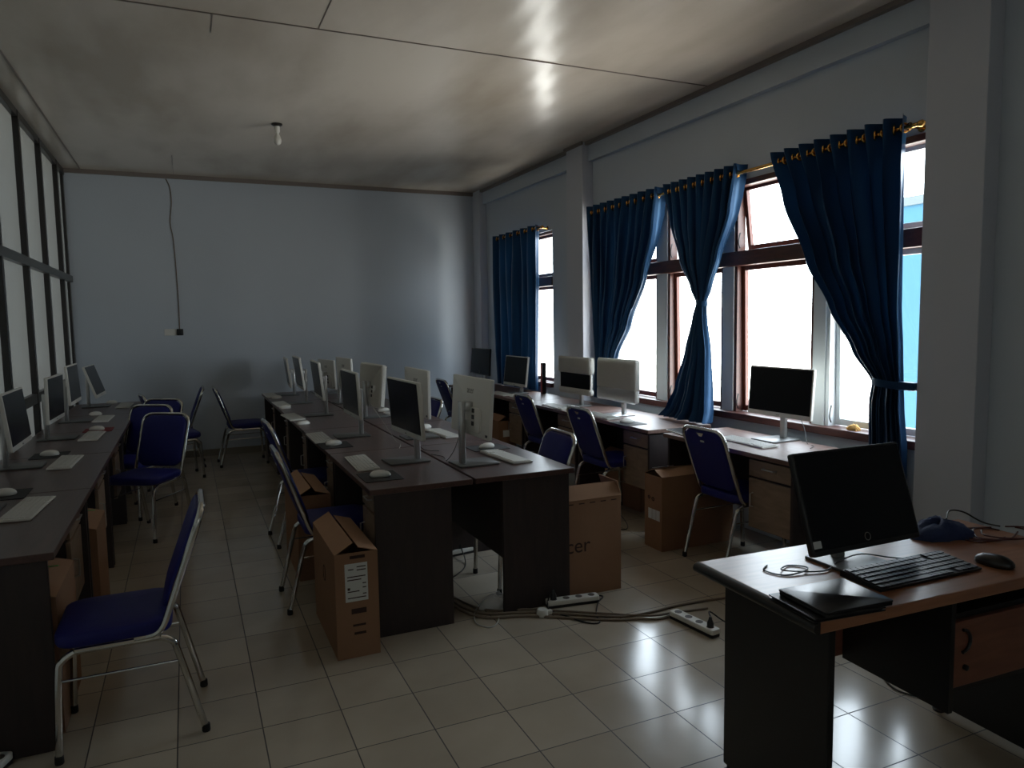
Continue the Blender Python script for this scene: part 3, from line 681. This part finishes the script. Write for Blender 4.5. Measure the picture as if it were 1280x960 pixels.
# crumpled denim cloth
def lump(name, m, rx, ry, rz, loc, label, cat, seed=1, rot=0):
    rn = random.Random(seed); rs = []; n = 26
    ph = [rn.uniform(0, 6.28) for _ in range(8)]
    for i in range(9):
        t_ = i/8; z = rz*math.sin(t_*math.pi/2); sc = max(.04, math.cos(t_*math.pi/2)**.6)
        rs.append([(rx*sc*math.cos(a)*(1+.16*math.sin(3*a+ph[0])+.10*math.sin(7*a+ph[1]+i)), ry*sc*math.sin(a)*(1+.14*math.sin(4*a+ph[2])+.08*math.sin(9*a+ph[3]-i)), z*(1+.35*math.sin(2*a+ph[4])*(1-.5*t_)+.12*math.sin(6*a+ph[5]+i)) if i else 0) for a in [2*math.pi*k/n for k in range(n)]])
    o = MB().rings(rs).build(name, m, None, True); o.location = loc; o.rotation_euler.z = R(rot); return tag(o, label, cat)
lump('crumpled_cloth', 'cloth', .11, .07, .055, (2.47, 1.715, DZ+.001), 'crumpled dark blue cloth beside the large black screen', 'cloth', 5, -10)

# ------------------------------------------------------------------ boxes
def carton(x0, x1, y0, y1, h, label, m='card', open_top=None, seed=0):
    t = thing('cardboard_box', ((x0+x1)/2, (y0+y1)/2, 0), label, 'box', group='cardboard monitor boxes on the floor')
    w, d = (x1-x0)/2, (y1-y0)/2; th = .004
    b = MB(); b.box(-w, w, -d, -d+th, 0, h).box(-w, w, d-th, d, 0, h).box(-w, -w+th, -d+th, d-th, 0, h).box(w-th, w, -d+th, d-th, 0, h).box(-w+th, w-th, -d+th, d-th, 0, th)
    b.build('carton', m, t)
    return t, w, d
def flap(t, m, p0, p1, out, up, ln):
    a = Vector(p0); b = Vector(p1); e = Vector(out)*ln+Vector((0, 0, up*ln)); n = (b-a).cross(e).normalized()*.0035
    MB().add([a, b, b+e, a+e, a+n, b+n, b+e+n, a+e+n], [(0, 1, 2, 3), (7, 6, 5, 4), (0, 4, 5, 1), (1, 5, 6, 2), (2, 6, 7, 3), (3, 7, 4, 0)]).build('flap', m, t)
def closed_flaps(t, w, d, h, m, gap=.02, ridge=.045, long_y=True):
    if long_y:
        flap(t, m, (-w, -d, h), (-w, d, h), (.85, 0, 0), .5, w*1.0); flap(t, m, (w, d, h), (w, -d, h), (-.95, 0, 0), .28, w*.95)
    else:
        flap(t, m, (-w, -d, h), (w, -d, h), (0, .9, 0), .42, d*.95); flap(t, m, (w, d, h), (-w, d, h), (0, -.9, 0), .42, d*.95)
t, w, d = carton(.565, .765, 3.275, 3.885, .50, 'tall cardboard box with white shipping label in front of the centre desks')
closed_flaps(t, w, d, .50, 'card2')
sl = MB().box(-.055, .05, -d-.0012, -d, .27, .45).build('shipping_label', 'paper', t); sl['label'] = 'white printed shipping label'
pr = MB()
for i, (a, b, z) in enumerate([(.0, .042, .43), (-.04, -.015, .42), (.0, .042, .415), (-.045, .04, .385), (-.045, .02, .37), (.025, .042, .35), (-.045, .01, .315), (.025, .042, .33), (.025, .042, .30), (-.045, .04, .285)]):
    pr.box(a, b, -d-.0018, -d-.0012, z, z+.005)
pr.box(-.045, -.033, -d-.0018, -d-.0012, .325, .337)
pr.build('print', 'ink', sl)
for a, b, z, zz in ((-.03, .04, .21, .235), (-.025, .035, .15, .16), (-.02, .035, .11, .122), (-.03, .04, .472, .487)): MB().box(a, b, -d-.001, -d, z, zz).build('printed_mark', 'ink', t)
mk = MB().tube([(-w-.0005, -.02+.03*math.cos(a), .33+.04*math.sin(a)) for a in [2*math.pi*i/12 for i in range(12)]], .002, 4, closed=True).build('printed_mark', 'ink', t)
t, w, d = carton(1.70, 2.225, 3.465, 3.665, .55, 'cardboard box with dark logo standing right of the centre desks')
flap(t, 'card2', (-w, -d, .55), (w, -d, .55), (0, .45, 0), .9, .085)
flap(t, 'card2', (w, -d, .55), (w, d, .55), (-.3, 0, 0), .95, .09)
flap(t, 'card', (-w, d, .55), (w, d, .55), (0, .1, 0), .5, .07)
for k in range(7): MB().box(-w+.04+.07*k, -w+.075+.07*k, -d-.001, -d, .527, .533).build('printed_mark', 'ink', t)
text_mesh('logo', 'acer', .12, 'ink', t, Matrix.Translation((-.045, -d-.0005, .29)) @ Matrix.Rotation(R(90), 4, 'X'))['label'] = 'dark printed wordmark'
t, w, d = carton(2.82, 3.42, 3.895, 4.09, .50, 'cardboard box with small white stickers left of the nearest window chair')
closed_flaps(t, w, d, .50, 'card2', long_y=False)
for a in (-.075, -.03, .015): MB().box(-w-.0012, -w, a, a+.04, .20, .27).build('sticker', 'paper', t)['label'] = 'small white sticker'
MB().tube([(-w-.0005, -.0+.012*math.cos(a), .34+.012*math.sin(a)) for a in [2*math.pi*i/10 for i in range(10)]], .004, 4, closed=True).build('printed_mark', 'ink', t)
MB().tube([(-w-.0005, .045+.010*math.cos(a), .345+.01*math.sin(a)) for a in [2*math.pi*i/10 for i in range(10)]], .004, 4, closed=True).build('printed_mark', 'ink', t)
MB().slab(.09, .14, .002, .01, .0005, Matrix.Translation((-w+.10, .03, .545)) @ Matrix.Rotation(R(-14), 4, 'X')).build('torn_tape', 'paper', t)
t, w, d = carton(.555, .755, 4.42, 5.03, .52, 'open-flapped cardboard box behind the nearest aisle-side centre chair'); closed_flaps(t, w, d, .52, 'card2')
t, w, d = carton(-.70, -.50, 3.14, 3.62, .54, 'cardboard box with green tape under the nearest partition desk'); closed_flaps(t, w, d, .54, 'card2')
g = MB().box(-.02, .085, -.04, -.028, .601, .603).build('tape', 'green', t); g['label'] = 'strip of green tape'
t, w, d = carton(-.68, -.47, 4.20, 4.62, .52, 'cardboard box with taped top under the second partition desk'); closed_flaps(t, w, d, .52, 'card2')
g = MB().box(-.02, .085, -.04, -.028, .581, .583).build('tape', 'green', t); g['label'] = 'strip of green tape'
t, w, d = carton(2.94, 3.14, 6.92, 7.48, .50, 'cardboard box with white label under the far window desks'); closed_flaps(t, w, d, .50, 'card')
MB().box(-.05, .06, -d-.001, -d, .33, .40).build('sticker', 'paper', t)
t, w, d = carton(3.265, 3.39, 4.80, 5.34, .42, 'shadowed cardboard box under the window desk of the wrapped monitor'); closed_flaps(t, w, d, .42, 'card')

# ------------------------------------------------------------------ small fixtures and power gear
lampo = thing('ceiling_lamp', (.80, 6.62, ZC), 'bare white light bulb in a socket on the ceiling', 'ceiling lamp')
MB().lathe([(.045, 0), (.045, -.012), (.03, -.022)], 20).build('ceiling_rose', 'lframe', lampo, True)
MB().lathe([(.022, -.02), (.024, -.06), (.019, -.075)], 16).build('socket', 'white', lampo, True)
MB().lathe([(.013, -.07), (.016, -.09), (.028, -.115), (.033, -.14), (.028, -.163), (.014, -.176), (.002, -.179)], 20).build('bulb', 'white', lampo, True)
so = thing('wall_outlet', (-.12, YB, 1.475), 'white wall outlet with a black plug on the far wall', 'wall outlet')
MB().slab(.13, .075, .012, .008, .002, frame((-.04, 0, 0), (1, 0, 0), (0, 0, 1)).copy()).build('plate', 'white', so)
MB().slab(.07, .075, .035, .008, .003, frame((.06, 0, 0), (1, 0, 0), (0, 0, 1))).build('plug', 'black', so, True)
wr = MB().tube([(-.06, YB-.012, 1.49), (-.062, YB-.012, 1.53), (-.06, YB-.008, 1.9), (-.075, YB-.008, 2.5), (-.10, YB-.008, 2.72), (-.075, YB-.008, 2.95), (-.085, YB-.008, 3.12), (-.12, YB-.01, 3.21)], .0055, 6, 5)
tag(wr.build('wall_cable', 'cablegrey', None, True), 'grey cable running down the far wall to the outlet', 'cable')
MBr = MB().tube([(.01, 0, 0), (.035, -.012, .02), (.04, -.012, .035)], .005, 6, 3).build('cord', 'cable', so)

def strip(x, y, a, label, n=4, ln=.30, plugs=(3,), z=0):
    t = thing('power_strip', (x, y, z), label, 'power strip', R(a), 'power strips on the floor')
    MB().slab(ln, .058, .014, .01, .002).build('base', 'black', t, True)
    b = MB().slab(ln, .058, .026, .012, .004, Matrix.Translation((0, 0, .0142))).build('housing', 'white', t, True)
    for k in range(n):
        x_ = -ln/2+.04+k*(ln-.08)/max(1, n-1)
        MB().lathe([(.019, 0), (.019, .0012), (.014, .0013)], 16, Matrix.Translation((x_, 0, .0402))).build('socket', 'led', t)
        if k in plugs:
            MB().lathe([(.017, 0), (.017, .02), (.010, .035), (.006, .05)], 12, Matrix.Translation((x_, 0, .0418))).build('plug', 'black', t, True)
    return t
strip(2.265, 2.855, -83, 'white power strip on the floor left of the teak desk')
strip(1.86, 3.385, -8, 'power strip on the floor by the dark logo box', plugs=(0,), n=4)
strip(1.60, 4.47, 10, 'power strip on the floor seen between the centre desks', plugs=(1,), ln=.2, n=3)
strip(-.72, 2.88, 70, 'power strip at the bottom left corner under the partition desk', plugs=(), n=4)
ad = thing('power_adapter', (1.64, 3.315, 0), 'round white plug adapter on the floor in front of the centre desks', 'adapter')
MB().lathe([(.028, 0), (.031, .005), (.031, .03), (.024, .038)], 20).build('body', 'white', ad, True)
MB().box(.028, .055, -.012, .012, .004, .026).build('plug', 'white', ad, bevel=.003)
lump('plastic_bag', 'film', .09, .06, .06, (1.47, 3.55, .0012), 'crumpled clear plastic bag on the floor between the centre desks', 'plastic bag', 9)
sp = lump('sponge_block', 'sponge', .05, .03, .03, (3.72, 3.17, .851), 'small yellow sponge block on the window sill', 'sponge', 3, 80)
nb = thing('dark_upright_box', (3.52, 7.02, DZ), 'narrow dark upright box on the desk beside the far curtain', 'box')  # plain stand-in for a narrow dark upright of unknown use
MB().slab(.05, .05, .34, .008, .002).build('housing', 'blacksat', nb, True); MB().box(-.026, -.024, -.015, .015, .02, .32).build('side_stripe', 'redpad', nb)
ad2 = thing('power_adapter', (1.47, 4.96, DZ+.0105), 'small white box on the stand base of the second white monitor back', 'adapter')
MB().slab(.055, .08, .028, .01, .004).build('body', 'white', ad2, True); MB().tube([(0, .04, .012), (-.02, .09, .006), (-.06, .12, .0)], .0025, 6, 3).build('cord', 'cablewhite', ad2)

def cable(pts, r, m, label, group=None, name='power_cable', closed=False):
    o = MB().tube(pts, r, 6, 6).build(name, m, None, True); return tag(o, label, 'cable', group)
g = 'grey cables across the floor'
cable([(1.24, 4.3, .007), (1.27, 3.75, .007), (1.36, 3.48, .007), (1.60, 3.37, .007), (1.93, 3.15, .007), (2.10, 3.09, .007), (2.36, 3.10, .007), (2.66, 3.07, .007), (3.0, 3.0, .007)], .007, 'cablegrey', 'thick grey cable curving right across the floor to the window side', g)
cable([(1.23, 4.3, .021), (1.25, 3.75, .0065), (1.33, 3.44, .0065), (1.58, 3.325, .0065), (1.90, 3.115, .0065), (2.07, 3.045, .0065), (2.16, 3.00, .0065), (2.25, 3.01, .012)], .0065, 'cablegrey', 'grey cable feeding the white power strip near the teak desk', g)
cable([(1.26, 4.35, .006), (1.30, 3.80, .006), (1.40, 3.51, .006), (1.63, 3.40, .006), (1.96, 3.175, .006), (2.12, 3.03, .02), (2.30, 3.03, .006), (2.47, 3.00, .006)], .006, 'cablegrey', 'shorter grey cable with a loose end beside the white power strip', g)
cable([(1.43, 3.40, .004), (1.38, 3.32, .004), (1.33, 3.30, .004), (1.29, 3.38, .004), (1.34, 3.52, .004), (1.42, 3.62, .004)], .0035, 'cablewhite', 'thin pale cable looping on the floor in front of the centre desks')
cable([(1.74, 3.42, .07), (1.70, 3.36, .012), (1.75, 3.24, .005), (1.80, 3.13, .005), (1.86, 3.10, .005), (1.90, 3.20, .005), (1.99, 3.33, .005), (2.06, 3.40, .005), (1.98, 3.44, .005)], .004, 'cable', 'black cord looping around the power strip by the logo box')
cable([(2.28, 2.74, .085), (2.32, 2.80, .09), (2.40, 2.76, .03), (2.50, 2.66, .005), (2.62, 2.62, .005), (2.78, 2.45, .005), (2.75, 2.20, .005), (2.64, 2.05, .005), (2.62, 1.95, .005), (2.72, 1.80, .005)], .004, 'cable', 'black cord running from the white power strip under the teak desk')
cable([(1.6, 4.44, .05), (1.56, 4.25, .005), (1.45, 4.1, .005), (1.36, 4.05, .005), (1.27, 4.15, .005)], .004, 'cable', 'black cord on the floor between the centre desks')
cable([(3.2, 5.2, .004), (3.0, 4.6, .004), (2.85, 4.45, .004), (2.7, 4.9, .004), (2.9, 5.3, .004)], .003, 'cable', 'thin black cord on the floor by the window desks')
# desk-top cables
cable([(1.68, 1.75, DZ+.003), (1.64, 1.72, DZ+.003), (1.66, 1.66, DZ+.003), (1.73, 1.65, DZ+.006), (1.78, 1.68, DZ+.004), (1.74, 1.72, DZ+.003), (1.68, 1.68, DZ+.009), (1.80, 1.63, DZ+.004), (1.90, 1.66, DZ+.012), (2.0, 1.66, DZ+.02), (2.10, 1.62, DZ+.004), (2.14, 1.59, DZ+.004)], .0025, 'cable', 'thin black cord tangled left of the black keyboard on the teak desk')
for k in range(4):
    rn = random.Random(20+k); cx_, cy_ = 2.60+.03*k, 1.66-.02*k
    cable([(cx_+(.10+.02*rn.random())*math.cos(a)*(1+.1*math.sin(2*a+k)), cy_+(.065+.015*rn.random())*math.sin(a), DZ+.003+.004*k) for a in [R(q+40*k) for q in range(0, 330, 33)]], .0028, 'cablered', 'dark red-brown cable coiled behind the black mouse', 'coiled cables at the right end of the teak desk')
cable([(2.52, 1.73, DZ+.055), (2.58, 1.76, DZ+.07), (2.66, 1.76, DZ+.055), (2.71, 1.72, DZ+.02), (2.72, 1.66, DZ+.018)], .003, 'cable', 'black cable arching off the crumpled blue cloth')
cable([(1.40, 3.80, 1.00), (1.37, 3.86, .84), (1.34, 3.93, DZ+.004), (1.36, 4.05, DZ+.004), (1.32, 4.16, DZ+.004)], .0022, 'cable', 'thin black cord hanging behind the nearest white monitor back')
cable([(1.19, 5.20, .98), (1.25, 5.05, .85), (1.26, 4.75, DZ+.004), (1.25, 4.6, DZ+.004), (1.20, 4.45, DZ+.004)], .0022, 'cablewhite', 'thin pale cord behind the second aisle-side centre monitor')
cable([(3.575, 3.5, .98), (3.575, 3.42, .84), (3.54, 3.36, DZ+.004), (3.50, 3.27, DZ+.004), (3.42, 3.22, DZ+.004)], .0022, 'cable', 'thin black cord behind the monitor on the nearest window desk')
cable([(1.42, 4.90, .93), (1.34, 4.50, .80), (1.33, 4.35, DZ+.004), (1.40, 4.25, DZ+.004)], .0022, 'cable', 'thin black cord behind the second white monitor back')

# ------------------------------------------------------------------ light, camera
wd = bpy.data.worlds.new('World'); scene.world = wd; wd.use_nodes = True
nt = wd.node_tree; bg = nt.nodes['Background']
tcw = nt.nodes.new('ShaderNodeTexCoord'); spw = nt.nodes.new('ShaderNodeSeparateXYZ'); crw = nt.nodes.new('ShaderNodeValToRGB')
mr = nt.nodes.new('ShaderNodeMapRange'); mr.inputs[1].default_value = -1; mr.inputs[2].default_value = 1
nt.links.new(tcw.outputs['Generated'], spw.inputs[0]); nt.links.new(spw.outputs[2], mr.inputs[0]); nt.links.new(mr.outputs[0], crw.inputs[0]); nt.links.new(crw.outputs[0], bg.inputs['Color'])
e = crw.color_ramp.elements; e[0].position = .0; e[0].color = (1.15, 1.04, .92, 1); e[1].position = 1; e[1].color = (.70, .82, .95, 1)
a_ = e.new(.47); a_.color = (1.15, 1.10, 1.02, 1); a_ = e.new(.53); a_.color = (.85, .90, .95, 1)
bg.inputs['Strength'].default_value = 13

f_ = 904.73; YAW, PIT, ROL = .4213, .0887, -.0156
cy, sy, cp, sp2 = math.cos(YAW), math.sin(YAW), math.cos(PIT), math.sin(PIT)
F = Vector((sy*cp, cy*cp, -sp2)); Rr = Vector((cy, -sy, 0)); U = Rr.cross(F)
c_, s_ = math.cos(ROL), math.sin(ROL)
RV = Rr*c_+U*s_; UV = U*c_-Rr*s_
mtx = Matrix.Identity(4)
for i in range(3): mtx[i][0], mtx[i][1], mtx[i][2] = RV[i], UV[i], -F[i]
mtx[2][3] = 1.5598
cd = bpy.data.cameras.new('Camera'); cam = bpy.data.objects.new('Camera', cd); col.objects.link(cam); cam.matrix_world = mtx
cd.sensor_width = 36; cd.lens = f_/1280*36; cd.clip_start = .05
scene.camera = cam
scene.view_settings.view_transform = 'Standard'; scene.view_settings.look = 'None'; scene.view_settings.exposure = .12; scene.view_settings.gamma = 1.1
scene.cycles.use_denoising = True
scene.cycles.max_bounces = 10; scene.cycles.diffuse_bounces = 6; scene.cycles.glossy_bounces = 4; scene.cycles.transparent_max_bounces = 12
scene.cycles.sample_clamp_indirect = 6; scene.cycles.caustics_reflective = False; scene.cycles.caustics_refractive = False
